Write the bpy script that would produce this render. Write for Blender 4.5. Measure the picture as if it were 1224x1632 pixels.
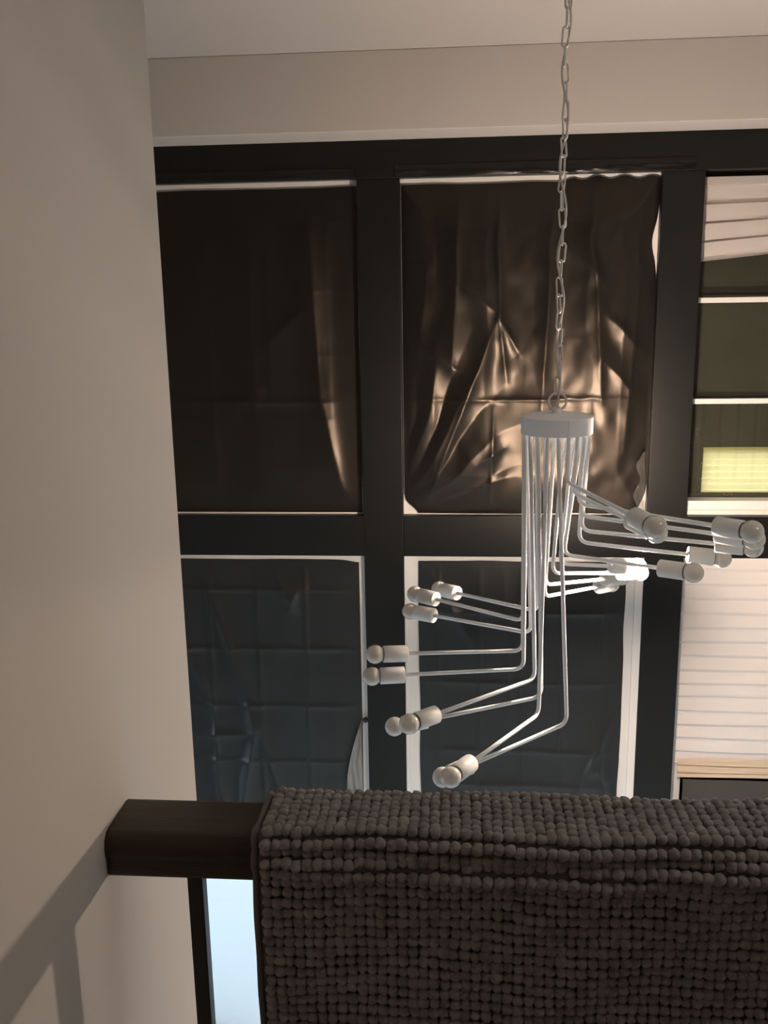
import bpy, math, random
import numpy as np
from mathutils import Matrix, Vector
random.seed(7)
rng = np.random.default_rng(11)
S = bpy.context.scene
for o in list(bpy.data.objects):
    bpy.data.objects.remove(o)
COL = S.collection

# ------------------------------------------------------------------ camera
IW, IH = 1224, 1632
CX, CY = IW / 2, IH / 2
F_PX = 1504.9
fwd = Vector((736 - CX, 470 - CY, F_PX)).normalized()
up = -Vector((720 - CX, 7400 - CY, F_PX)).normalized()
right = fwd.cross(up)
if right.x < 0:
    right = -right
# axes of the camera written in world coordinates (world: x right, y towards the windows, z up)
cam_x = Vector((right[0], fwd[0], up[0]))
cam_y = -Vector((right[1], fwd[1], up[1]))
cam_z = -Vector((right[2], fwd[2], up[2]))
cd = bpy.data.cameras.new('camera')
cam = bpy.data.objects.new('camera', cd)
COL.objects.link(cam)
m3 = Matrix((cam_x, cam_y, cam_z)).transposed()
cam.matrix_world = Matrix.Translation((0, 0, 1.67)) @ m3.to_4x4()
cd.sensor_fit = 'HORIZONTAL'
cd.sensor_width = 36
cd.lens = F_PX / IW * 36
cd.clip_start = 0.02
cd.dof.use_dof = False
S.camera = cam

# ------------------------------------------------------------------ world, exposure, lamps
w = bpy.data.worlds.new('sky')
S.world = w
w.use_nodes = True
wb = w.node_tree.nodes['Background']
wb.inputs[0].default_value = (0.67, 0.84, 1.0, 1)
wb.inputs[1].default_value = 9.0
S.view_settings.view_transform = 'Standard'
S.view_settings.look = 'None'
S.view_settings.exposure = 0.0
S.view_settings.gamma = 1.0
S.view_settings.use_curve_mapping = False

BULB_STRENGTH = 4200.0
BULB_COLOR = (1.0, 0.79, 0.63)

def area(name, loc, rot, sx, sy, power, color, portal=False):
    l = bpy.data.lights.new(name, 'AREA')
    l.shape = 'RECTANGLE'
    l.size, l.size_y = sx, sy
    l.energy = power
    l.color = color
    if portal:
        l.cycles.is_portal = True
    o = bpy.data.objects.new(name, l)
    o.location = loc
    o.rotation_euler = rot
    COL.objects.link(o)
    return o
area('window_portal', (0.3, 3.75, -1.5), (math.radians(-90), 0, 0), 3.6, 1.7, 1, (1, 1, 1), True)
area('left_portal', (-2.15, 2.2, -1.05), (0, math.radians(-90), 0), 2.5, 1.8, 1, (1, 1, 1), True)
area('right_portal', (2.95, 2.2, -1.3), (0, math.radians(90), 0), 2.0, 1.8, 1, (1, 1, 1), True)
area('landing_fill', (1.7, 0.95, 2.42), (0, 0, 0), 0.8, 0.5, 8.0, (1.0, 0.95, 0.89))  # unseen fill, added to lift the mat top and the chandelier hub

# ------------------------------------------------------------------ materials
MATS = {}
def mat(name, color, rough=0.5, spec=0.5, metallic=0.0, emit=None, strength=0, noise=None, bump=None, coat=0):
    """noise=(scale, dark_factor, (sx,sy,sz))  bump=(scale, strength, distance, (sx,sy,sz))"""
    m = bpy.data.materials.new(name)
    m.use_nodes = True
    nt = m.node_tree
    b = nt.nodes['Principled BSDF']
    b.inputs['Base Color'].default_value = (*color, 1)
    b.inputs['Roughness'].default_value = rough
    b.inputs['Specular IOR Level'].default_value = spec
    b.inputs['Metallic'].default_value = metallic
    b.inputs['Coat Weight'].default_value = coat
    if emit:
        b.inputs['Emission Color'].default_value = (*emit, 1)
        b.inputs['Emission Strength'].default_value = strength
    if noise or bump:
        tc = nt.nodes.new('ShaderNodeTexCoord')
    def tex(scale, st):
        mp = nt.nodes.new('ShaderNodeMapping')
        mp.inputs['Scale'].default_value = st
        nt.links.new(tc.outputs['Object'], mp.inputs['Vector'])
        n = nt.nodes.new('ShaderNodeTexNoise')
        n.inputs['Scale'].default_value = scale
        n.inputs['Detail'].default_value = 4
        nt.links.new(mp.outputs['Vector'], n.inputs['Vector'])
        return n
    if noise:
        n = tex(noise[0], noise[2])
        r = nt.nodes.new('ShaderNodeValToRGB')
        r.color_ramp.elements[0].position = 0.3
        r.color_ramp.elements[1].position = 0.7
        r.color_ramp.elements[0].color = (*[c * noise[1] for c in color], 1)
        r.color_ramp.elements[1].color = (*color, 1)
        nt.links.new(n.outputs['Fac'], r.inputs['Fac'])
        nt.links.new(r.outputs['Color'], b.inputs['Base Color'])
    if bump:
        n = tex(bump[0], bump[3])
        bp = nt.nodes.new('ShaderNodeBump')
        bp.inputs['Strength'].default_value = bump[1]
        bp.inputs['Distance'].default_value = bump[2]
        nt.links.new(n.outputs['Fac'], bp.inputs['Height'])
        nt.links.new(bp.outputs['Normal'], b.inputs['Normal'])
    MATS[name] = m
    return m

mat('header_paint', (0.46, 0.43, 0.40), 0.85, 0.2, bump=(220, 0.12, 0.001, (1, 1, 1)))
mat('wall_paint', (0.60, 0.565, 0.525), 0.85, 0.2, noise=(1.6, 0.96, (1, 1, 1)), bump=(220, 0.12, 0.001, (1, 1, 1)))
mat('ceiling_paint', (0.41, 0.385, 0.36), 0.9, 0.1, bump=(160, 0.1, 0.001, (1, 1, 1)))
mat('floor_wood', (0.16, 0.10, 0.06), 0.45, 0.4, noise=(3, 0.6, (1, 12, 1)))
mat('floor_pale', (0.74, 0.73, 0.72), 0.5, 0.3, noise=(2, 0.95, (1, 1, 1)))
mat('black_trim_paint', (0.007, 0.007, 0.006), 0.40, 0.3, noise=(9, 0.75, (1, 6, 1)), bump=(40, 0.18, 0.0015, (1, 8, 8)))
mat('black_beam_paint', (0.007, 0.007, 0.006), 0.40, 0.3, noise=(9, 0.75, (1, 6, 6)), bump=(40, 0.22, 0.0015, (0.6, 8, 14)))
mat('white_vinyl', (0.74, 0.72, 0.69), 0.35, 0.5)
mat('olive_stile', (0.035, 0.035, 0.022), 0.5, 0.4)
mat('olive_backing', (0.032, 0.031, 0.018), 0.8, 0.2, noise=(3, 0.75, (1, 1, 1)))
mat('black_plastic', (0.005, 0.005, 0.0048), 0.37, 0.5, bump=(26, 0.16, 0.004, (1, 1, 1)))
mat('black_plastic_matte', (0.013, 0.014, 0.014), 0.40, 0.45, bump=(22, 0.16, 0.004, (1, 1, 1)))
mat('black_tape', (0.007, 0.007, 0.006), 0.24, 0.35, bump=(14, 0.5, 0.006, (1, 1, 5)))
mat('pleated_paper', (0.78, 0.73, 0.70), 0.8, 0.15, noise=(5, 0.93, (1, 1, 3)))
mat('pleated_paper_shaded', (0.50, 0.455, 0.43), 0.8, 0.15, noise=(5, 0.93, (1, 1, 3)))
mat('cream_paper', (0.62, 0.50, 0.38), 0.8, 0.15)
mat('yellow_paper', (0.72, 0.68, 0.30), 0.75, 0.2, noise=(4, 0.92, (0.4, 1, 26)))
mat('grey_cloth', (0.07, 0.065, 0.06), 0.8, 0.2, bump=(60, 0.3, 0.002, (1, 1, 1)))
mat('lamp_white', (0.88, 0.90, 0.92), 0.42, 0.4)
mat('socket_white', (0.80, 0.79, 0.77), 0.40, 0.4)
mat('bulb_glass', (0.70, 0.67, 0.62), 0.10, 0.6, coat=0.4)
mat('bulb_lit', (1, 0.9, 0.8), 0.3, 0.5, emit=BULB_COLOR, strength=BULB_STRENGTH)
mat('dark_ring', (0.05, 0.045, 0.04), 0.5)
mat('chain_paint', (0.70, 0.69, 0.67), 0.42, 0.4)
mat('cord_white', (0.60, 0.57, 0.54), 0.5, 0.3)
mat('iron', (0.012, 0.012, 0.012), 0.4, 0.4)
mat('rail_wood', (0.050, 0.034, 0.020), 0.48, 0.35, noise=(5, 0.55, (1.2, 14, 14)), bump=(34, 0.55, 0.0012, (0.9, 14, 14)))
mat('chenille', (0.345, 0.325, 0.315), 0.98, 0.05, noise=(55, 0.62, (1, 1, 1)), bump=(650, 0.7, 0.0012, (1, 1, 1)))
mat('mat_backing', (0.15, 0.135, 0.125), 0.95, 0.05, bump=(500, 0.5, 0.001, (1, 1, 1)))
mat('patio_concrete', (0.155, 0.153, 0.150), 0.95, 0.0)

def clear_mat(name, tint, gl, dust=False, haze=0.0):
    m = bpy.data.materials.new(name)
    m.use_nodes = True
    nt = m.node_tree
    nt.nodes.clear()
    out = nt.nodes.new('ShaderNodeOutputMaterial')
    tr = nt.nodes.new('ShaderNodeBsdfTransparent')
    tr.inputs[0].default_value = (*tint, 1)
    g = nt.nodes.new('ShaderNodeBsdfGlossy')
    g.inputs['Roughness'].default_value = gl
    fr = nt.nodes.new('ShaderNodeFresnel')
    fr.inputs[0].default_value = 1.45
    mx = nt.nodes.new('ShaderNodeMixShader')
    nt.links.new(fr.outputs[0], mx.inputs[0])
    nt.links.new(tr.outputs[0], mx.inputs[1])
    nt.links.new(g.outputs[0], mx.inputs[2])
    last = mx
    if dust or haze:
        df = nt.nodes.new('ShaderNodeBsdfDiffuse')
        df.inputs[0].default_value = (0.8, 0.78, 0.7, 1)
        m2 = nt.nodes.new('ShaderNodeMixShader')
        if dust:
            tc = nt.nodes.new('ShaderNodeTexCoord')
            v = nt.nodes.new('ShaderNodeTexVoronoi')
            v.inputs['Scale'].default_value = 95
            lt = nt.nodes.new('ShaderNodeMath'); lt.operation = 'LESS_THAN'
            lt.inputs[1].default_value = 0.17
            n = nt.nodes.new('ShaderNodeTexNoise')
            n.inputs['Scale'].default_value = 7
            gt = nt.nodes.new('ShaderNodeMapRange')
            gt.inputs[1].default_value = 0.50; gt.inputs[2].default_value = 0.66
            ml = nt.nodes.new('ShaderNodeMath'); ml.operation = 'MULTIPLY'
            ad = nt.nodes.new('ShaderNodeMath'); ad.operation = 'MULTIPLY_ADD'
            ad.inputs[1].default_value = 0.8; ad.inputs[2].default_value = haze
            nt.links.new(tc.outputs['Object'], v.inputs['Vector'])
            nt.links.new(tc.outputs['Object'], n.inputs['Vector'])
            nt.links.new(v.outputs['Distance'], lt.inputs[0])
            nt.links.new(n.outputs['Fac'], gt.inputs[0])
            nt.links.new(lt.outputs[0], ml.inputs[0])
            nt.links.new(gt.outputs[0], ml.inputs[1])
            sp = nt.nodes.new('ShaderNodeSeparateXYZ')
            zr = nt.nodes.new('ShaderNodeMapRange')
            zr.inputs[1].default_value = 1.20; zr.inputs[2].default_value = 1.10
            m3_ = nt.nodes.new('ShaderNodeMath'); m3_.operation = 'MULTIPLY'
            nt.links.new(tc.outputs['Object'], sp.inputs[0])
            nt.links.new(sp.outputs['Z'], zr.inputs[0])
            nt.links.new(ml.outputs[0], m3_.inputs[0])
            nt.links.new(zr.outputs[0], m3_.inputs[1])
            nt.links.new(m3_.outputs[0], ad.inputs[0])
            nt.links.new(ad.outputs[0], m2.inputs[0])
        else:
            m2.inputs[0].default_value = haze
        nt.links.new(mx.outputs[0], m2.inputs[1])
        nt.links.new(df.outputs[0], m2.inputs[2])
        last = m2
    nt.links.new(last.outputs[0], out.inputs[0])
    MATS[name] = m
ym = MATS['yellow_paper'].copy(); MATS['yellow_translucent'] = ym
nt = ym.node_tree; pb = nt.nodes['Principled BSDF']; om = nt.nodes['Material Output']
tl = nt.nodes.new('ShaderNodeBsdfTranslucent'); tl.inputs[0].default_value = (0.42, 0.305, 0.15, 1)
mx_ = nt.nodes.new('ShaderNodeMixShader'); mx_.inputs[0].default_value = 0.6
nt.links.new(pb.outputs[0], mx_.inputs[1]); nt.links.new(tl.outputs[0], mx_.inputs[2]); nt.links.new(mx_.outputs[0], om.inputs[0])
MATS['black_plastic'].node_tree.nodes['Principled BSDF'].inputs['Specular Tint'].default_value = (1.0, 0.82, 0.67, 1)
clear_mat('window_glass', (0.96, 0.98, 0.98), 0.0)
clear_mat('dusty_glass', (0.94, 0.96, 0.93), 0.02, dust=True, haze=0.012)
clear_mat('clear_film', (0.8, 0.82, 0.84), 0.12, haze=0.28)
clear_mat('clear_film_thin', (0.93, 0.93, 0.93), 0.06, haze=0.07)

# ------------------------------------------------------------------ helpers
def mesh_obj(name, verts, faces, material, parent=None, smooth=False):
    me = bpy.data.meshes.new(name)
    me.from_pydata([tuple(v) for v in verts], [], faces)
    me.materials.append(MATS[material])
    if smooth:
        me.polygons.foreach_set('use_smooth', [True] * len(me.polygons))
    me.update()
    o = bpy.data.objects.new(name, me)
    COL.objects.link(o)
    if parent is not None:
        o.parent = parent
        o.location = Vector((0, 0, 0)) - world_loc(parent)
    return o

def world_loc(o):
    v = Vector(o.location)
    while o.parent:
        o = o.parent
        v += Vector(o.location)
    return v

def empty(name, loc, parent=None):
    o = bpy.data.objects.new(name, None)
    o.empty_display_size = 0.05
    o.location = loc
    COL.objects.link(o)
    if parent:
        o.parent = parent
    return o

def tag(o, label, cat, group=None, kind=None):
    o['label'] = label
    o['category'] = cat
    if group: o['group'] = group
    if kind: o['kind'] = kind
    return o

def struct(o):
    o['kind'] = 'structure'
    return o

def box_geo(x0, x1, y0, y1, z0, z1):
    v = [(x0, y0, z0), (x1, y0, z0), (x1, y1, z0), (x0, y1, z0), (x0, y0, z1), (x1, y0, z1), (x1, y1, z1), (x0, y1, z1)]
    f = [(0, 3, 2, 1), (4, 5, 6, 7), (0, 1, 5, 4), (1, 2, 6, 5), (2, 3, 7, 6), (3, 0, 4, 7)]
    return v, f

def join(*geos):
    V, Fc = [], []
    for v, f in geos:
        n = len(V)
        V += list(v)
        Fc += [tuple(i + n for i in q) for q in f]
    return V, Fc

def box(name, dims, material, parent=None, bevel=0.0, seg=2):
    v, f = box_geo(*dims)
    o = mesh_obj(name, v, f, material, parent)
    if bevel:
        b = o.modifiers.new('bevel', 'BEVEL')
        b.width = bevel
        b.segments = seg
        b.limit_method = 'ANGLE'
        o.data.polygons.foreach_set('use_smooth', [True] * len(o.data.polygons))
        wn = o.modifiers.new('wn', 'WEIGHTED_NORMAL')
    return o

def tube_geo(path, rad, n=10, closed=False, cap=True):
    P = [Vector(p) for p in path]
    N = len(P)
    V, Fc = [], []
    prev = None
    for i, p in enumerate(P):
        if closed:
            t = (P[(i + 1) % N] - P[i - 1]).normalized()
        else:
            t = (P[min(i + 1, N - 1)] - P[max(i - 1, 0)]).normalized()
        if prev is None:
            a = Vector((0, 0, 1)) if abs(t.z) < 0.9 else Vector((1, 0, 0))
            u = t.cross(a).normalized()
        else:
            u = (prev - t * prev.dot(t)).normalized()
        prev = u
        v = t.cross(u)
        r = rad[i] if isinstance(rad, (list, tuple)) else rad
        for k in range(n):
            a = 2 * math.pi * k / n
            V.append(p + u * (r * math.cos(a)) + v * (r * math.sin(a)))
    m = N if closed else N - 1
    for i in range(m):
        for k in range(n):
            a = i * n + k; b = i * n + (k + 1) % n
            c = ((i + 1) % N) * n + (k + 1) % n; d = ((i + 1) % N) * n + k
            Fc.append((a, b, c, d))
    if cap and not closed:
        Fc.append(tuple(range(n))[::-1])
        Fc.append(tuple((N - 1) * n + k for k in range(n)))
    return V, Fc

def lathe_geo(profile, origin, axis, n=24):
    """profile: list of (distance along the axis, radius)"""
    ax = Vector(axis).normalized()
    a = Vector((0, 0, 1)) if abs(ax.z) < 0.9 else Vector((1, 0, 0))
    u = ax.cross(a).normalized(); v = ax.cross(u)
    V, Fc = [], []
    for d, r in profile:
        for k in range(n):
            t = 2 * math.pi * k / n
            V.append(Vector(origin) + ax * d + u * (max(r, 1e-5) * math.cos(t)) + v * (max(r, 1e-5) * math.sin(t)))
    for i in range(len(profile) - 1):
        for k in range(n):
            Fc.append((i * n + k, i * n + (k + 1) % n, (i + 1) * n + (k + 1) % n, (i + 1) * n + k))
    Fc.append(tuple(range(n))[::-1])
    Fc.append(tuple((len(profile) - 1) * n + k for k in range(n)))
    return V, Fc

def autosmooth(o, angle=40):
    e = o.modifiers.new('edges', 'EDGE_SPLIT')
    e.split_angle = math.radians(angle)

# ------------------------------------------------------------------ room shell
CEIL = 2.45
LOW = -2.70
struct(box('wall_left', (-0.53, -0.41, -1.5, 1.31, LOW, CEIL), 'wall_paint', bevel=0.004))
def pierced(name, x0, x1, y0, y1, wy0, wy1, wz0, wz1):
    g = join(box_geo(x0, x1, y0, wy0, LOW, CEIL), box_geo(x0, x1, wy1, y1, LOW, CEIL),
             box_geo(x0, x1, wy0, wy1, LOW, wz0), box_geo(x0, x1, wy0, wy1, wz1, CEIL))
    return struct(mesh_obj(name, *g, 'wall_paint'))
pierced('wall_stairwell_left', -2.0, -1.9, 1.0, 3.75, 1.3, 3.1, -2.3, 0.2)
struct(box('wall_stairwell_back', (-1.9, -0.53, 1.0, 1.1, LOW, CEIL), 'wall_paint'))
struct(box('wall_stairwell_near', (-0.41, 2.7, 0.80, 0.90, LOW, -0.3), 'wall_paint'))
pierced('wall_right', 2.7, 2.8, -1.5, 3.75, 1.3, 3.1, -2.3, -0.3)
struct(box('wall_back', (-0.53, 2.8, -1.6, -1.5, -0.3, CEIL), 'wall_paint'))
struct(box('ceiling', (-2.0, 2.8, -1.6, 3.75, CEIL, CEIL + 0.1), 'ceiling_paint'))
struct(box('floor', (-0.41, 2.7, -1.5, 1.07, -0.3, 0.0), 'floor_wood'))
struct(box('floor', (-1.9, 2.7, 0.9, 3.75, LOW - 0.1, LOW), 'floor_pale'))
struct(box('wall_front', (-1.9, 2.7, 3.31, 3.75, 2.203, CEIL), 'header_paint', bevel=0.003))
struct(box('ground', (-30, 30, -30, 60, LOW - 0.25, LOW - 0.12), 'patio_concrete'))

# black painted grid of posts and beams (every piece of the framework on its own)
posts = [(-1.43, -1.28), (-0.373, -0.22), (0.69, 0.835), (1.745, 1.895)]
tn = 1
for a, b in posts:
    struct(box('trim_%d' % tn, (a, b, 3.498, 3.66, LOW, 2.075), 'black_trim_paint', bevel=0.003)); tn += 1
struct(box('trim_%d' % tn, (-1.9, 2.7, 3.497, 3.66, 2.075, 2.203), 'black_beam_paint', bevel=0.003)); tn += 1
bays = [(-1.28, -0.373), (-0.22, 0.69), (0.835, 1.745)]
for a, b in bays:
    struct(box('trim_%d' % tn, (a, b, 3.50, 3.66, 0.692, 0.852), 'black_beam_paint', bevel=0.002)); tn += 1
    struct(box('trim_%d' % tn, (a, b, 3.50, 3.66, -0.71, -0.56), 'black_beam_paint', bevel=0.002)); tn += 1
    struct(box('trim_%d' % tn, (a, b, 3.50, 3.66, LOW, -2.35), 'black_beam_paint', bevel=0.002)); tn += 1
for a, b in ((-1.9, -1.43), (1.895, 2.7)):
    struct(box('trim_%d' % tn, (a, b, 3.52, 3.66, LOW, 2.075), 'wall_paint')); tn += 1

# windows
def window(n, x0, x1, z0, z1, fw, y0=3.535, y1=3.61, frame='white_vinyl', glass='window_glass', yg=None, top=None, bot=None):
    r = struct(empty('window_%d' % n, ((x0 + x1) / 2, y1, z0)))
    t = fw if top is None else top
    b = fw if bot is None else bot
    g = join(box_geo(x0, x0 + fw, y0, y1, z0, z1), box_geo(x1 - fw, x1, y0, y1, z0, z1),
             box_geo(x0 + fw, x1 - fw, y0, y1, z1 - t, z1), box_geo(x0 + fw, x1 - fw, y0, y1, z0, z0 + b))
    mesh_obj('window_frame', *g, frame, r)
    yg = yg or (y1 - 0.02)
    box('pane', (x0 + fw, x1 - fw, yg, yg + 0.004, z0 + b, z1 - t), glass, r)
    return r
W = {}
W[1] = window(1, -1.28, -0.373, 0.852, 2.075, 0.03, top=0.024)
W[2] = window(2, -0.22, 0.69, 0.852, 2.075, 0.03, top=0.024)
W[3] = window(3, 0.835, 1.745, 0.852, 2.075, 0.022, y0=3.60, y1=3.655, frame='olive_stile', glass='dusty_glass', yg=3.60, top=0.02, bot=0.02)
W[4] = window(4, -1.28, -0.373, -0.56, 0.692, 0.036, y0=3.52, top=0.030)
W[5] = window(5, -0.22, 0.69, -0.56, 0.692, 0.068, y0=3.515, top=0.030)
W[6] = window(6, 0.835, 1.745, -0.56, 0.692, 0.03, y0=3.60, y1=3.655, top=0.02)
W[7] = window(7, -1.28, -0.373, -2.35, -0.71, 0.03)
W[8] = window(8, -0.22, 0.69, -2.35, -0.71, 0.03)
W[9] = window(9, 0.835, 1.745, -2.35, -0.71, 0.03)
def fill_side_window(n, xa, xb, y0, y1, z0, z1):  # unseen windows, added to bring more bluish daylight into the stairwell
    r = struct(empty('window_%d' % n, ((xa + xb) / 2, (y0 + y1) / 2, z0)))
    f, ym_ = 0.045, (y0 + y1) / 2
    mesh_obj('window_frame', *join(box_geo(xa, xb, y0, y0 + f, z0, z1), box_geo(xa, xb, y1 - f, y1, z0, z1), box_geo(xa, xb, ym_ - f / 2, ym_ + f / 2, z0, z1),
             box_geo(xa, xb, y0, y1, z0, z0 + f), box_geo(xa, xb, y0, y1, z1 - f, z1)), 'white_vinyl', r)
    box('pane', ((xa + xb) / 2, (xa + xb) / 2 + 0.004, y0 + f, y1 - f, z0 + f, z1 - f), 'window_glass', r)
fill_side_window(10, -1.98, -1.92, 1.3, 3.1, -2.3, 0.2)
fill_side_window(11, 2.72, 2.78, 1.3, 3.1, -2.3, -0.3)
# window 5: second, slimmer leaf of the casing that shows beside the sash
box('casing', (0.660, 0.6895, 3.503, 3.515, -0.56, 0.692), 'white_vinyl', W[5], bevel=0.001)
box('casing', (-0.2195, -0.205, 3.503, 3.515, -0.56, 0.692), 'white_vinyl', W[5], bevel=0.001)
# window 3: white muntins, sill, dark panels added outside the pane for the dim view, keeping daylight out
for z in (1.637, 1.272):
    box('muntin', (0.8355, 1.7445, 3.575, 3.595, z - 0.0095, z + 0.0095), 'white_vinyl', W[3], bevel=0.0015)
box('sill', (0.8355, 1.7445, 3.535, 3.60, 0.853, 0.905), 'white_vinyl', W[3], bevel=0.002)
box('sill_lip', (0.8355, 1.7445, 3.528, 3.535, 0.853, 0.872), 'white_vinyl', W[3], bevel=0.001)
box('dark_backing', (0.84, 1.74, 3.640, 3.652, 1.08, 2.07), 'olive_backing', W[3])
box('backing_edge', (0.84, 0.92, 3.640, 3.652, 0.86, 1.08), 'olive_backing', W[3])
box('backing_edge', (0.92, 1.74, 3.640, 3.652, 0.86, 0.925), 'olive_backing', W[3])
box('backing_board', (0.84, 1.74, 3.657, 3.665, -0.555, 0.69), 'olive_backing', W[6])

# ------------------------------------------------------------------ value noise for folds
def vnoise(x, z, seed):
    r = np.random.default_rng(seed)
    tab = r.random((64, 64))
    xi = np.floor(x).astype(int); zi = np.floor(z).astype(int)
    fx = x - xi; fz = z - zi
    fx = fx * fx * (3 - 2 * fx); fz = fz * fz * (3 - 2 * fz)
    g = lambda i, j: tab[i % 64, j % 64]
    return (g(xi, zi) * (1 - fx) + g(xi + 1, zi) * fx) * (1 - fz) + (g(xi, zi + 1) * (1 - fx) + g(xi + 1, zi + 1) * fx) * fz
def tri(t):
    return np.abs((t % 1.0) - 0.5) * 2

def sheet(name, x0, x1, z0, z1, y, material, disp, nx=120, nz=170, edges=None, thick=0.0006, parent=None):
    """a sheet of plastic film; disp(u,v) bulges it towards the room"""
    u, v = np.meshgrid(np.linspace(0, 1, nx), np.linspace(0, 1, nz))
    l = np.full_like(v, x0); r = np.full_like(v, x1); b = np.full_like(u, z0); t = np.full_like(u, z1)
    if edges:
        l, r, b, t = edges(u, v, l, r, b, t)
    X = l + (r - l) * u
    Z = b + (t - b) * v
    D = disp(u, v, X, Z)
    Y = y - D
    verts = np.stack([X, Y, Z], -1).reshape(-1, 3)
    faces = []
    for j in range(nz - 1):
        for i in range(nx - 1):
            a = j * nx + i
            faces.append((a, a + 1, a + nx + 1, a + nx))
    o = mesh_obj(name, verts.tolist(), faces, material, parent, smooth=True)
    return o

def edge_pin(u, v, k=9):
    return np.clip(np.minimum.reduce([u * k, (1 - u) * k, v * k, (1 - v) * k]), 0, 1)
def crease(u, v, pu, pv, amp, wd, asp=1.0):
    """a soft ridge between two points"""
    ax, ay = pu; bx, by = pv
    dx, dy = bx - ax, (by - ay)
    L2 = dx * dx + dy * dy
    t = np.clip(((u - ax) * dx + (v - ay) * dy) / L2, 0, 1)
    d = np.hypot(u - ax - t * dx, (v - ay - t * dy) * asp)
    return amp * np.exp(-d / wd) * (0.35 + 0.65 * np.sin(np.pi * np.clip(t, 0.04, 0.96)))

def pack_creases(u, v, nu, nv, amp, ph=0.0):
    a = np.exp(-np.abs(tri(u * nu + ph) - 0) * 14) + np.exp(-np.abs(tri(v * nv) - 0) * 16)
    return amp * a

def d_upper_left(u, v, X, Z):
    p = edge_pin(u, v, 7)
    d = 0.010 * vnoise(u * 4.2 + 0.6 * v, v * 1.3, 3) + 0.006 * tri(u * 3.2 + 0.35 * v + 0.25 * vnoise(u * 3, v * 3, 5))
    d += crease(u, v, (0.80, 0.95), (0.83, 0.35), 0.016, 0.035) + crease(u, v, (0.83, 0.38), (0.93, 0.03), 0.016, 0.04)
    d += crease(u, v, (0.55, 0.98), (0.56, 0.05), 0.006, 0.03) + crease(u, v, (0.35, 0.8), (0.38, 0.1), 0.008, 0.04)
    d += crease(u, v, (0.58, 0.52), (0.80, 0.66), 0.010, 0.05) + crease(u, v, (0.40, 0.30), (0.62, 0.42), 0.008, 0.06)
    d += crease(u, v, (0.2, 0.36), (0.95, 0.355), 0.006, 0.012) + 0.0015 * pack_creases(u, v, 4, 5, 1)
    d += 0.004 * vnoise(u * 11, v * 12, 9)
    return 0.004 + d * p

def d_upper_mid(u, v, X, Z):
    p = edge_pin(u, v, 8)
    wx = u + 0.10 * (vnoise(u * 3.1, v * 3.3, 101) - 0.5) + 0.03 * (vnoise(u * 9, v * 9, 102) - 0.5)
    wz = v + 0.10 * (vnoise(u * 3.3, v * 2.9, 103) - 0.5)
    d = 0.020 * tri(wx * 2.4 + 0.15) ** 1.2 * np.clip(v * 2.2 - 0.2, 0, 1)          # long hanging drapes in the upper part
    d += 0.012 * vnoise(wx * 5.5, wz * 2.0, 13)
    ang = np.arctan2(wz + 0.05, wx + 0.02)                                          # folds fanning out of the lower left corner
    rr = np.hypot(u, v + 0.03)
    d += 0.020 * tri(ang * 3.1 + 0.15) * np.exp(-((rr - 0.36) / 0.26) ** 2) * np.clip(rr * 4, 0, 1)
    d += crease(u, v, (0.385, 0.99), (0.39, 0.60), 0.014, 0.022) + crease(u, v, (0.23, 0.98), (0.20, 0.45), 0.018, 0.03)
    d += crease(u, v, (0.22, 0.71), (0.385, 0.625), 0.018, 0.03) + crease(u, v, (0.385, 0.615), (0.10, 0.05), 0.020, 0.035)
    d += crease(u, v, (0.39, 0.61), (0.47, 0.50), 0.014, 0.02) + crease(u, v, (0.39, 0.60), (0.42, 0.42), 0.012, 0.02)
    d += crease(u, v, (0.10, 0.75), (0.05, 0.44), 0.014, 0.03) + crease(u, v, (0.02, 0.55), (0.25, 0.44), 0.016, 0.03)
    d += crease(u, v, (0.60, 0.97), (0.56, 0.30), 0.020, 0.045) + crease(u, v, (0.74, 0.98), (0.80, 0.35), 0.022, 0.04)
    d += crease(u, v, (0.80, 0.62), (0.96, 0.50), 0.020, 0.04) + crease(u, v, (0.66, 0.82), (0.79, 0.70), 0.014, 0.03)
    d += crease(u, v, (0.95, 0.9), (0.90, 0.2), 0.014, 0.03) + crease(u, v, (0.80, 0.48), (0.95, 0.36), 0.014, 0.03)
    d += crease(u, v, (0.03, 0.365), (0.96, 0.36), 0.006, 0.008) + crease(u, v, (0.37, 0.34), (0.36, 0.02), 0.008, 0.012)
    d += crease(u, v, (0.30, 0.16), (0.42, 0.22), 0.012, 0.02) + crease(u, v, (0.15, 0.05), (0.42, 0.12), 0.013, 0.02)
    d += 0.004 * tri(u * 4 + 0.02) + 0.010 * vnoise(wx * 9, wz * 8, 19) ** 2 + 0.004 * vnoise(u * 22, v * 20, 20)
    return 0.004 + d * p

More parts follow.
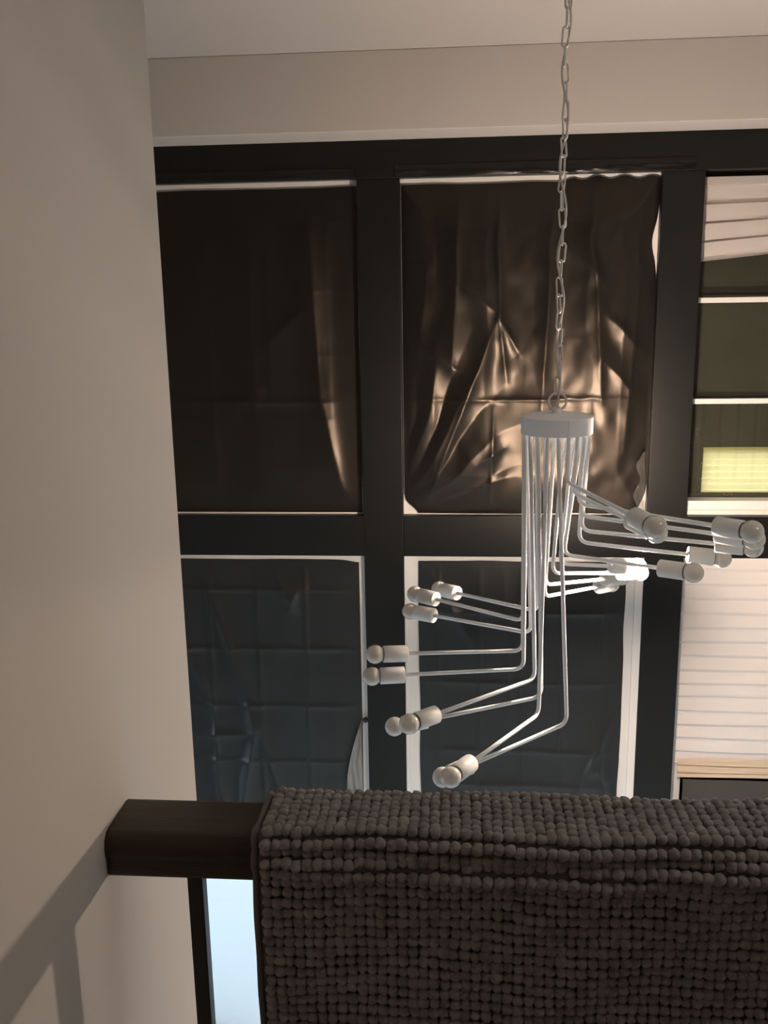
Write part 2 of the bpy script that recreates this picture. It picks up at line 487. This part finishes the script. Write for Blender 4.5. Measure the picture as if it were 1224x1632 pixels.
def d_lower_left(u, v, X, Z):
    p = edge_pin(u, v, 8)
    d = 0.008 * vnoise(u * 3.2 + v, v * 2.2, 33)
    d += crease(u, v, (0.30, 0.95), (0.50, 0.45), 0.012, 0.03) + crease(u, v, (0.10, 0.9), (0.33, 0.45), 0.014, 0.04)
    d += crease(u, v, (0.06, 0.55), (0.22, 0.40), 0.016, 0.03) + crease(u, v, (0.20, 0.39), (0.50, 0.40), 0.012, 0.02)
    d += crease(u, v, (0.50, 0.42), (0.40, 0.06), 0.018, 0.03) + crease(u, v, (0.52, 0.42), (0.62, 0.15), 0.014, 0.03)
    d += crease(u, v, (0.47, 0.5), (0.50, 0.40), 0.010, 0.02) + crease(u, v, (0.30, 0.3), (0.36, 0.02), 0.014, 0.025)
    d += crease(u, v, (0.72, 0.9), (0.68, 0.83), 0.010, 0.03) + crease(u, v, (0.60, 0.97), (0.72, 0.83), 0.009, 0.03)
    d += 0.0045 * pack_creases(u, v, 4.5, 5, 1, 0.1) + 0.003 * vnoise(u * 10, v * 12, 39)
    return 0.003 + 1.5 * d * p

def d_lower_mid(u, v, X, Z):
    p = edge_pin(u, v, 8)
    d = 0.008 * vnoise(u * 2.4, v * 1.6, 43) + 0.006 * tri(u * 2.6 + 0.3 * v)
    d += crease(u, v, (0.05, 0.97), (0.25, 0.75), 0.012, 0.03) + crease(u, v, (0.42, 0.97), (0.45, 0.5), 0.008, 0.03)
    d += crease(u, v, (0.98, 0.52), (0.80, 0.22), 0.016, 0.03) + crease(u, v, (0.90, 0.30), (0.98, 0.10), 0.018, 0.025)
    d += crease(u, v, (0.84, 0.12), (0.95, 0.2), 0.016, 0.02) + crease(u, v, (0.03, 0.235), (0.9, 0.235), 0.006, 0.012)
    d += 0.0045 * pack_creases(u, v, 5, 4.2, 1) + 0.003 * vnoise(u * 9, v * 10, 49)
    d += 0.014 * vnoise(u * 26, v * 30, 51) * np.exp(-(((u - 0.92) / 0.07) ** 2 + ((v - 0.28) / 0.06) ** 2))
    return 0.003 + 1.4 * d * p

def e_upper_left(u, v, l, r, b, t):
    return l, r - 0.004 * vnoise(v * 5, u * 0, 4), b + 0.004, t - 0.005 * vnoise(u * 6, v * 0, 6)
def e_upper_mid(u, v, l, r, b, t):
    r = r - 0.020 * np.exp(-((v - 0.82) / 0.06) ** 2) - 0.032 * np.exp(-(v / 0.05) ** 2)
    l = l + 0.05 * np.exp(-(v / 0.030) ** 2)
    t = t + 0.013 * np.clip((u - 0.62) * 20, 0, 1) * (0.6 + 0.4 * np.sin(u * 60))
    return l, r, b + 0.004 * vnoise(u * 7, v * 0, 7), t - 0.004 * vnoise(u * 8, v * 0, 2)
def e_lower_left(u, v, l, r, b, t):
    return l, r - 0.008 * np.clip(0.4 - v, 0, 1), b, t - 0.010 * np.exp(-((u - 1) / 0.05) ** 2) - 0.003 * vnoise(u * 6, v * 0, 8)
def e_lower_mid(u, v, l, r, b, t):
    return l + 0.006 * vnoise(v * 6, u * 0, 3), r - 0.008 * vnoise(v * 9, u * 0, 5), b, t - 0.004 * vnoise(u * 6, v * 0, 9)

s = sheet('plastic_sheet', -1.27, -0.376, 0.856, 2.055, 3.532, 'black_plastic', d_upper_left, edges=e_upper_left)
tag(s, 'black plastic sheet over the upper left window beside the wall corner', 'plastic sheet', 'black sheets over the windows')
s = sheet('plastic_sheet', -0.216, 0.6895, 0.8545, 2.055, 3.532, 'black_plastic', d_upper_mid, nx=170, nz=230, edges=e_upper_mid)
tag(s, 'glossy crumpled black plastic sheet behind the chain, catching warm lamp light', 'plastic sheet', 'black sheets over the windows')
s = sheet('plastic_sheet', -1.27, -0.396, -0.55, 0.676, 3.517, 'black_plastic_matte', d_lower_left, edges=e_lower_left)
tag(s, 'black plastic sheet with square fold creases in the lower left window', 'plastic sheet', 'black sheets over the windows')
s = sheet('plastic_sheet', -0.166, 0.630, -0.55, 0.676, 3.512, 'black_plastic_matte', d_lower_mid, edges=e_lower_mid)
tag(s, 'smooth black plastic sheet behind the lowest lamp arms, between white casings', 'plastic sheet', 'black sheets over the windows')

# glossy black tape band along the top of the two upper left windows
def d_tape(u, v, X, Z):
    return 0.002 + 0.006 * vnoise(u * 9, v * 1.5, 61) * np.sin(np.pi * v) + 0.003 * vnoise(u * 40, v * 3, 62) * np.sin(np.pi * v)
s = sheet('tape_band', -1.27, -0.38, 2.076, 2.110, 3.496, 'black_tape', d_tape, nx=90, nz=9)
tag(s, 'glossy black tape strip above the upper left window', 'tape', 'black tape along the window heads')
s = sheet('tape_band', -0.235, 0.80, 2.078, 2.118, 3.496, 'black_tape', d_tape, nx=140, nz=9)
tag(s, 'glossy crinkled black tape strip behind the chain above the upper middle window', 'tape', 'black tape along the window heads')

# loose clear film
def d_film(u, v, X, Z):
    return 0.004 + 0.012 * tri(u * 2.3 + v * 1.1 + vnoise(u * 3, v * 4, 71)) + 0.006 * vnoise(u * 8, v * 12, 72)
def e_flap(u, v, l, r, b, t):
    return r - 0.065 * np.clip(np.sin((1 - v) * 1.9), 0, 1), r, b, t
s = sheet('clear_film', -0.47, -0.396, -0.36, 0.02, 3.488, 'clear_film', d_film, nx=24, nz=60, edges=e_flap)
tag(s, 'loose flap of crumpled clear film beside the lower left window casing', 'film')
def e_crumple(u, v, l, r, b, t):
    m = (l + r) / 2; hw = (r - l) / 2 * (0.35 + 0.65 * (1 - v) ** 1.5)
    return m - hw + 0.01 * np.sin(v * 14), m + hw, b, t
s = sheet('clear_film', 0.635, 0.685, 0.862, 1.10, 3.492, 'clear_film_thin', d_film, nx=20, nz=50, edges=e_crumple)
tag(s, 'crumpled clear film at lower right corner of the upper middle window', 'film')
# small dark knob on the casing
k = mesh_obj('window_latch', *lathe_geo([(0, 0.004), (0.006, 0.004), (0.007, 0.010), (0.016, 0.011), (0.022, 0.006)], (-0.383, 3.52, 0.005), (0, -1, 0), 16), 'iron', smooth=True)
tag(k, 'small round black latch knob on the white casing strip left of the centre post', 'latch')

# ------------------------------------------------------------------ pleated paper shades
def pleats(name, x0, x1, zt, zb_l, zb_r, y, pitch, depth, material, parent, amp_noise=0.004, seed=1, nx=50, rev=False):
    V, Fc = [], []
    nrow = int(round((zt - zb_l) / pitch * 8)) + 1
    for j in range(nrow):
        t = j / (nrow - 1)
        for i in range(nx):
            u = i / (nx - 1)
            x = x0 + (x1 - x0) * u
            z = zt + ((zb_l + (zb_r - zb_l) * u) - zt) * t
            ph = ((zt - zt * 0) - (zt + (zb_l - zt) * t)) / pitch
            ph += 0.10 * float(vnoise(np.array(u * 3.0), np.array(t * 9.0), seed))
            fr = ph % 1.0
            if rev:
                prof = (fr / 0.12) if fr < 0.12 else 1 - ((fr - 0.12) / 0.88) ** 1.6
            else:
                prof = (fr / 0.82) if fr < 0.82 else (1 - fr) / 0.18
            d = depth * prof + amp_noise * float(vnoise(np.array(u * 5.0), np.array(t * 12.0), seed + 3))
            V.append((x, y - d, z + 0.25 * amp_noise * math.sin(u * 7 + ph * 2)))
    for j in range(nrow - 1):
        for i in range(nx - 1):
            a = j * nx + i
            Fc.append((a, a + nx, a + nx + 1, a + 1))
    o = mesh_obj(name, V, Fc, material, parent, smooth=True)
    autosmooth(o, 35)
    return o
sh = empty('pleated_shade', (1.29, 3.58, 1.78))
tag(sh, 'short white pleated paper shade bunched at top of the upper right window', 'window shade', 'paper window shades')
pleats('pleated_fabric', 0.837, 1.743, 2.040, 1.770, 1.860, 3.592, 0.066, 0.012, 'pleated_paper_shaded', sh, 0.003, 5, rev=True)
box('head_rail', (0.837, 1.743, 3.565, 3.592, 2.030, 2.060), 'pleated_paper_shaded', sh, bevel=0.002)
sh = empty('pleated_shade', (1.29, 3.58, -0.25))
tag(sh, 'long white pleated paper shade covering the lower right window', 'window shade', 'paper window shades')
pleats('pleated_fabric', 0.838, 1.743, 0.672, -0.185, -0.20, 3.592, 0.0585, 0.010, 'pleated_paper', sh, 0.006, 15)
pleats('bottom_fold', 0.873, 1.743, -0.170, -0.245, -0.245, 3.580, 0.030, 0.012, 'cream_paper', sh, 0.005, 25)['label'] = 'cream bottom fold'
box('head_rail', (0.838, 1.743, 3.568, 3.590, 0.672, 0.689), 'pleated_paper', sh, bevel=0.001)
box('side_strip', (0.8355, 0.890, 3.588, 3.598, -0.555, 0.672), 'white_vinyl', sh, bevel=0.001)
yp = pleats('yellow_paper', 0.915, 1.70, 1.092, 0.918, 0.918, 3.632, 0.024, 0.004, 'yellow_translucent', None, 0.002, 35)
tag(yp, 'pale yellow pleated sheet behind the dusty pane of the upper right window', 'paper')
def d_cloth(u, v, X, Z):
    return 0.01 + 0.02 * vnoise(u * 3, v * 2, 81) + 0.014 * np.sin(np.pi * v)
def e_cloth(u, v, l, r, b, t):
    return l, r, b, t - 0.012 * np.sin(np.clip(u * 3.3, 0, np.pi)) * 0.8
s = sheet('cloth_bundle', 0.8925, 1.74, -0.50, -0.247, 3.584, 'grey_cloth', d_cloth, nx=50, nz=20, edges=e_cloth)
tag(s, 'dark grey cloth tucked below the long white shade', 'cloth')

# ------------------------------------------------------------------ chandelier
CHX, CHY = 0.230, 2.300
ch = empty('chandelier', (CHX, CHY, 1.341))
tag(ch, 'white spiral chandelier with bent rod arms and globe bulbs, one lit, hanging on a chain', 'chandelier')
hub = mesh_obj('hub', *lathe_geo([(0, 0.0), (0, 0.080), (-0.0005, 0.086), (0.040, 0.0865), (0.0425, 0.084), (0.045, 0.06), (0.047, 0.012),
                                 (0.048, 0.010), (0.058, 0.0095), (0.060, 0.0)], (CHX, CHY, 1.341), (0, 0, 1), 64), 'lamp_white', ch, smooth=True)
autosmooth(hub, 35)
th = math.radians(-77)
sx, sy = CHX + 0.0868 * math.cos(th), CHY + 0.0868 * math.sin(th)
mesh_obj('seam', *tube_geo([(sx, sy, 1.342), (sx, sy, 1.381)], 0.0012, 8), 'lamp_white', hub)
ring = [(CHX + 0.021 * math.cos(t), CHY, 1.416 + 0.021 * math.sin(t)) for t in np.linspace(0, 2 * math.pi, 40)[:-1]]
mesh_obj('hanging_ring', *tube_geo(ring, 0.0028, 10, closed=True), 'chain_paint', ch, smooth=True)
box('stem_nut', (CHX - 0.008, CHX + 0.008, CHY - 0.006, CHY + 0.006, 1.392, 1.403), 'lamp_white', hub, bevel=0.0015)

# (bend x, y, z, azimuth, elevation, length), spiral starting with the shortest rod
ARMS = [
    (0.249, 2.225, 1.233, -72.0, -1.6, 0.335),
    (0.265, 2.235, 1.205, -56.0, -8.2, 0.195),
    (0.28, 2.251, 1.175, -48.0, 2.2, 0.378),
    (0.289, 2.272, 1.141, -34.0, 0.4, 0.333),
    (0.295, 2.296, 1.098, -20.0, -0.7, 0.316),
    (0.293, 2.32, 1.062, -4.0, -5.5, 0.266),
    (0.259, 2.342, 1.023, -35.0, 2.0, 0.256),
    (0.252, 2.361, 0.993, 24.0, -8.5, 0.155),
    (0.235, 2.373, 0.964, 36.0, -9.3, 0.243),
    (0.218, 2.378, 0.931, 48.0, -9.2, 0.281),
    (0.217, 2.375, 0.9, 55.0, -9.2, 0.31),
    (0.198, 2.365, 0.863, 131.0, -5.4, 0.32),
    (0.161, 2.349, 0.841, 139.6, -1.4, 0.303),
    (0.18, 2.328, 0.816, 146.5, -2.6, 0.306),
    (0.158, 2.304, 0.777, -163.7, 4.0, 0.305),
    (0.159, 2.28, 0.737, -169.5, 0.4, 0.306),
    (0.186, 2.258, 0.72, -137.0, 0.6, 0.332),
    (0.202, 2.239, 0.68, -160.0, -3.9, 0.304),
    (0.195, 2.227, 0.638, -123.0, 0.2, 0.316),
    (0.265, 2.222, 0.618, -140.0, -2.6, 0.318),
]
LIT = 7
BR = 0.0235
for i, (bx, by, bz, az, el, L) in enumerate(ARMS):
    ta = math.radians(-75 + 18 * i)
    top = Vector((CHX + 0.078 * math.cos(ta), CHY + 0.078 * math.sin(ta), 1.3405))
    B = Vector((bx, by, bz))
    a, e = math.radians(az), math.radians(el)
    u = Vector((math.cos(e) * math.cos(a), math.cos(e) * math.sin(a), math.sin(e)))
    E0 = B + u * L
    down = (B - top).normalized()
    rb = 0.026
    path = [top, top.lerp(B, 0.5), B - down * rb]
    for t in (0.15, 0.3, 0.45, 0.6, 0.75, 0.9):
        p0, p2 = B - down * rb, B + u * rb
        path.append(p0 * (1 - t) ** 2 + B * (2 * t * (1 - t)) + p2 * t ** 2)
    path += [B + u * rb, B + u * (L * 0.6), E0 + u * 0.004]
    arm = mesh_obj('arm', *tube_geo(path, 0.0050, 12), 'lamp_white', ch, smooth=True)
    so = mesh_obj('socket', *lathe_geo([(0.0, 0.0), (0.0, 0.006), (0.0, 0.0195), (0.0012, 0.0208), (0.060, 0.0208), (0.062, 0.0195), (0.062, 0.0)], E0, u, 32),
                  'socket_white', arm, smooth=True)
    autosmooth(so, 50)
    c = 0.062 + 0.020
    prof = [(0.060, 0.0150), (0.0635, 0.0165)] + [(c - BR * math.cos(t), BR * math.sin(t)) for t in np.linspace(0.80, math.pi, 18)]
    g = lathe_geo(prof, E0, u, 32)
    b = mesh_obj('bulb', *g, 'bulb_lit' if i == LIT else 'bulb_glass', arm, smooth=True)
    if i == LIT:
        b['label'] = 'lit glowing bulb'
    mesh_obj('bulb_collar', *lathe_geo([(0.0618, 0.012), (0.0618, 0.0172), (0.0640, 0.0172), (0.0640, 0.012)], E0, u, 24), 'dark_ring', arm)

# chain up to the ceiling, links turned a little further each time, cord woven through
def link_mesh():
    pts = []
    hl, hw = 0.0148, 0.0070
    for k in range(9):
        t = math.pi * k / 8
        pts.append((hw * math.cos(t), 0, hl + hw * math.sin(t)))
    for k in range(9):
        t = math.pi + math.pi * k / 8
        pts.append((hw * math.cos(t), 0, -hl + hw * math.sin(t)))
    v, f = tube_geo(pts, 0.0022, 8, closed=True)
    me = bpy.data.meshes.new('chain_link')
    me.from_pydata([tuple(q) for q in v], [], f)
    me.materials.append(MATS['chain_paint'])
    me.polygons.foreach_set('use_smooth', [True] * len(me.polygons))
    return me
chain = empty('chain', (0, 0, 0.08), ch)
lm = link_mesh()
base = world_loc(chain)
pitch = 0.0385
nl = int((CEIL - 0.03 - 1.437) / pitch)
tilt = 0.3
for i in range(nl):
    o = bpy.data.objects.new('chain_link', lm)
    COL.objects.link(o)
    o.parent = chain
    z = 1.454 + i * pitch
    o.location = Vector((CHX + 0.0025 * math.sin(i * 0.9), CHY + 0.002 * math.cos(i * 1.3), z)) - base
    o.rotation_euler = (0.03 * math.sin(i * 2.1), 0.10 * math.sin(i * 1.7), tilt + (math.pi / 2 if i % 2 else 0) + 0.35 * math.sin(i * 0.55))
cp = []
for k in range(161):
    t = k / 160
    z = 1.400 + (CEIL - 0.03 - 1.400) * t
    ampc = 0.0085 * min(1, t * 8)
    ph = (z - 1.40) / (pitch * 5.2) * 2 * math.pi
    cp.append((CHX + ampc * math.sin(ph), CHY - 0.004 + ampc * 0.8 * math.cos(ph), z))
mesh_obj('cord', *tube_geo(cp, 0.0026, 8), 'cord_white', ch, smooth=True)
mesh_obj('ceiling_canopy', *lathe_geo([(0, 0.0), (0, 0.065), (-0.006, 0.064), (-0.022, 0.04), (-0.028, 0.01), (-0.030, 0)], (CHX, CHY, CEIL), (0, 0, 1), 40), 'lamp_white', ch, smooth=True)

# ------------------------------------------------------------------ railing
rl = empty('railing', (0.6, 0.994, 0.0))
tag(rl, 'dark stained wooden handrail on thin black iron balusters, ending at the left wall', 'railing')
prof = [(0.951, 1.016), (0.949, 1.020), (0.950, 1.036), (0.9475, 1.042), (0.946, 1.052), (0.948, 1.062), (0.955, 1.0695), (0.962, 1.0705),
        (1.024, 1.0705), (1.031, 1.0685), (1.036, 1.062), (1.037, 1.020), (1.035, 1.016)]
V, Fc = [], []
for x in (-0.4098, 2.695):
    V += [(x, y, z) for y, z in prof]
n = len(prof)
Fc += [(i, (i + 1) % n, n + (i + 1) % n, n + i) for i in range(n)]
Fc += [tuple(range(n))[::-1], tuple(range(n, 2 * n))]
hr = mesh_obj('handrail', V, Fc, 'rail_wood', rl, smooth=True)
autosmooth(hr, 50)
bx = -0.3275
first = None
while bx < 2.6:
    if first is None:
        first = box('baluster', (bx, bx + 0.0185, 0.9848, 1.0033, 0.0, 1.0162), 'iron', rl, bevel=0.001)
        f0 = bx
    else:
        o = first.copy()
        COL.objects.link(o)
        o.location = Vector(first.location) + Vector((bx - f0, 0, 0))
    bx += 0.110

# ------------------------------------------------------------------ bath mat draped over the rail
bm_ = empty('bath_mat', (0.4, 0.99, 1.0705))
tag(bm_, 'dark grey chenille bath mat draped over the wooden handrail', 'bath mat')
X0, X1 = -0.232, 1.06
YB, YF, ZT, R0 = 1.043, 0.9405, 1.0765, 0.014
SEG = [('back', 0.30), ('arcb', R0 * math.pi / 2), ('top', YB - YF - 2 * R0), ('arcf', R0 * math.pi / 2), ('front', 0.46)]
SB = 0.30
S1 = SB + R0 * math.pi / 2
S2 = S1 + (YB - YF - 2 * R0)
S3 = S2 + R0 * math.pi / 2
def path(s, x):
    if s < SB: y, z, ny, nz = YB, ZT - R0 - (SB - s), 1, 0
    elif s < S1:
        t = (s - SB) / R0; ny, nz = math.cos(t), math.sin(t); y, z = YB - R0 + R0 * ny, ZT - R0 + R0 * nz
    elif s < S2: y, z, ny, nz = YB - R0 - (s - S1), ZT, 0, 1
    elif s < S3:
        t = math.pi / 2 + (s - S2) / R0; ny, nz = math.cos(t), math.sin(t); y, z = YF + R0 + R0 * ny, ZT - R0 + R0 * nz
    else: y, z, ny, nz = YF, ZT - R0 - (s - S3), -1, 0
    # two slack ridges where the mat turns over the front edge, swaying along the rail
    q = s - S2
    wv = 0.006 * math.sin(x * 5.2 + 1.7) + 0.003 * math.sin(x * 13.0)
    d = 0.0060 * math.exp(-((q - 0.004 - wv) / 0.009) ** 2) + 0.0085 * math.exp(-((q - 0.034 - wv * 1.3) / 0.009) ** 2)
    d -= 0.0035 * math.exp(-((q - 0.020 - wv * 1.2) / 0.005) ** 2)
    d += 0.0018 * math.sin(x * 17 + s * 22) + 0.0015 * math.sin(x * 41 + s * 60) * (1 if s > S3 else 0.4)
    if s > S3 + 0.05:
        d += 0.004 * math.sin(x * 9 + 2) * min(1, (s - S3 - 0.05) * 8)
    d += 0.002
    return y + ny * d, z + nz * d, ny, nz
STOT = S3 + 0.46
ns, nxb = 150, 70
V = []
for j in range(ns):
    s = STOT * j / (ns - 1)
    for i in range(nxb):
        x = X0 + (X1 - X0) * i / (nxb - 1)
        y, z, ny, nz = path(s, x)
        V.append((x, y, z))
Fc = [(j * nxb + i, j * nxb + i + 1, (j + 1) * nxb + i + 1, (j + 1) * nxb + i) for j in range(ns - 1) for i in range(nxb - 1)]
mb = mesh_obj('mat_backing', V, Fc, 'mat_backing', bm_, smooth=True)
# hem along the left edge
hem = [Vector((X0, *path(STOT * j / 149, X0)[:2])) for j in range(150)]
mesh_obj('hem', *tube_geo(hem, 0.0040, 8), 'mat_backing', bm_, smooth=True)
# chenille bobbles: ico-sphere template copied with numpy
import bmesh
tb = bmesh.new()
bmesh.ops.create_icosphere(tb, subdivisions=2, radius=1.0)
TV = np.array([v.co[:] for v in tb.verts]); TF = np.array([[v.index for v in f.verts] for f in tb.faces])
tb.free()
PX, PS = 0.0118, 0.0128
cx_, fx_ = [], []
allv, allf = [], []
cnt = 0
ncol = int((X1 - X0 - 0.012) / PX)
nrow = int((STOT - 0.14) / PS)
FS = np.linspace(0.14, STOT, 900)
cols = []
for i in range(ncol):
    xc = X0 + 0.008 + PX * (i + 0.5)
    pts = np.array([path(q, xc)[:2] for q in FS])
    cum = np.concatenate([[0], np.cumsum(np.hypot(*np.diff(pts, axis=0).T))])
    cols.append((xc, cum))
# rows are counted from the crest of the rail so that they stay level with it
for j in range(nrow):
    for i in range(ncol):
        xc, cum = cols[i]
        mid = np.interp(S1, FS, cum)
        tgt = mid + PS * (j - int((S1 - 0.14) / PS) + 0.5)
        if tgt < 0 or tgt > cum[-1]:
            continue
        s = float(np.interp(tgt, cum, FS)) + rng.normal(0, 0.0005)
        x = xc + rng.normal(0, 0.0006)
        y, z, ny, nz = path(s, x)
        y2, z2, _, _ = path(s + 0.002, x)
        t = np.array([0, y2 - y, z2 - z]); t /= np.linalg.norm(t)
        nrm = np.array([0, -t[2], t[1]]); 
        if nrm[1] * ny + nrm[2] * nz < 0:
            nrm = -nrm
        sc = 1 + rng.normal(0, 0.07)
        ax, as_, an = 0.0074 * sc, 0.0070 * sc, 0.0064 * (1 + rng.normal(0, 0.10))
        v = TV * (1 + rng.normal(0, 0.085, (len(TV), 1)))
        P = np.array([x, y, z]) + nrm * 0.0035 + v[:, :1] * np.array([ax, 0, 0]) + v[:, 1:2] * t * as_ + v[:, 2:3] * nrm * an
        allv.append(P); allf.append(TF + cnt * len(TV)); cnt += 1
allv = np.concatenate(allv); allf = np.concatenate(allf)
me = bpy.data.meshes.new('chenille_pile')
me.vertices.add(len(allv)); me.vertices.foreach_set('co', allv.ravel())
me.loops.add(allf.size); me.loops.foreach_set('vertex_index', allf.ravel())
me.polygons.add(len(allf))
me.polygons.foreach_set('loop_start', np.arange(0, allf.size, 3))
me.polygons.foreach_set('loop_total', np.full(len(allf), 3))
me.polygons.foreach_set('use_smooth', np.ones(len(allf), bool))
me.materials.append(MATS['chenille'])
me.update(calc_edges=True)
pile = bpy.data.objects.new('chenille_pile', me)
COL.objects.link(pile)
pile.parent = bm_
pile.location = -Vector(bm_.location)
pile['kind'] = 'stuff'
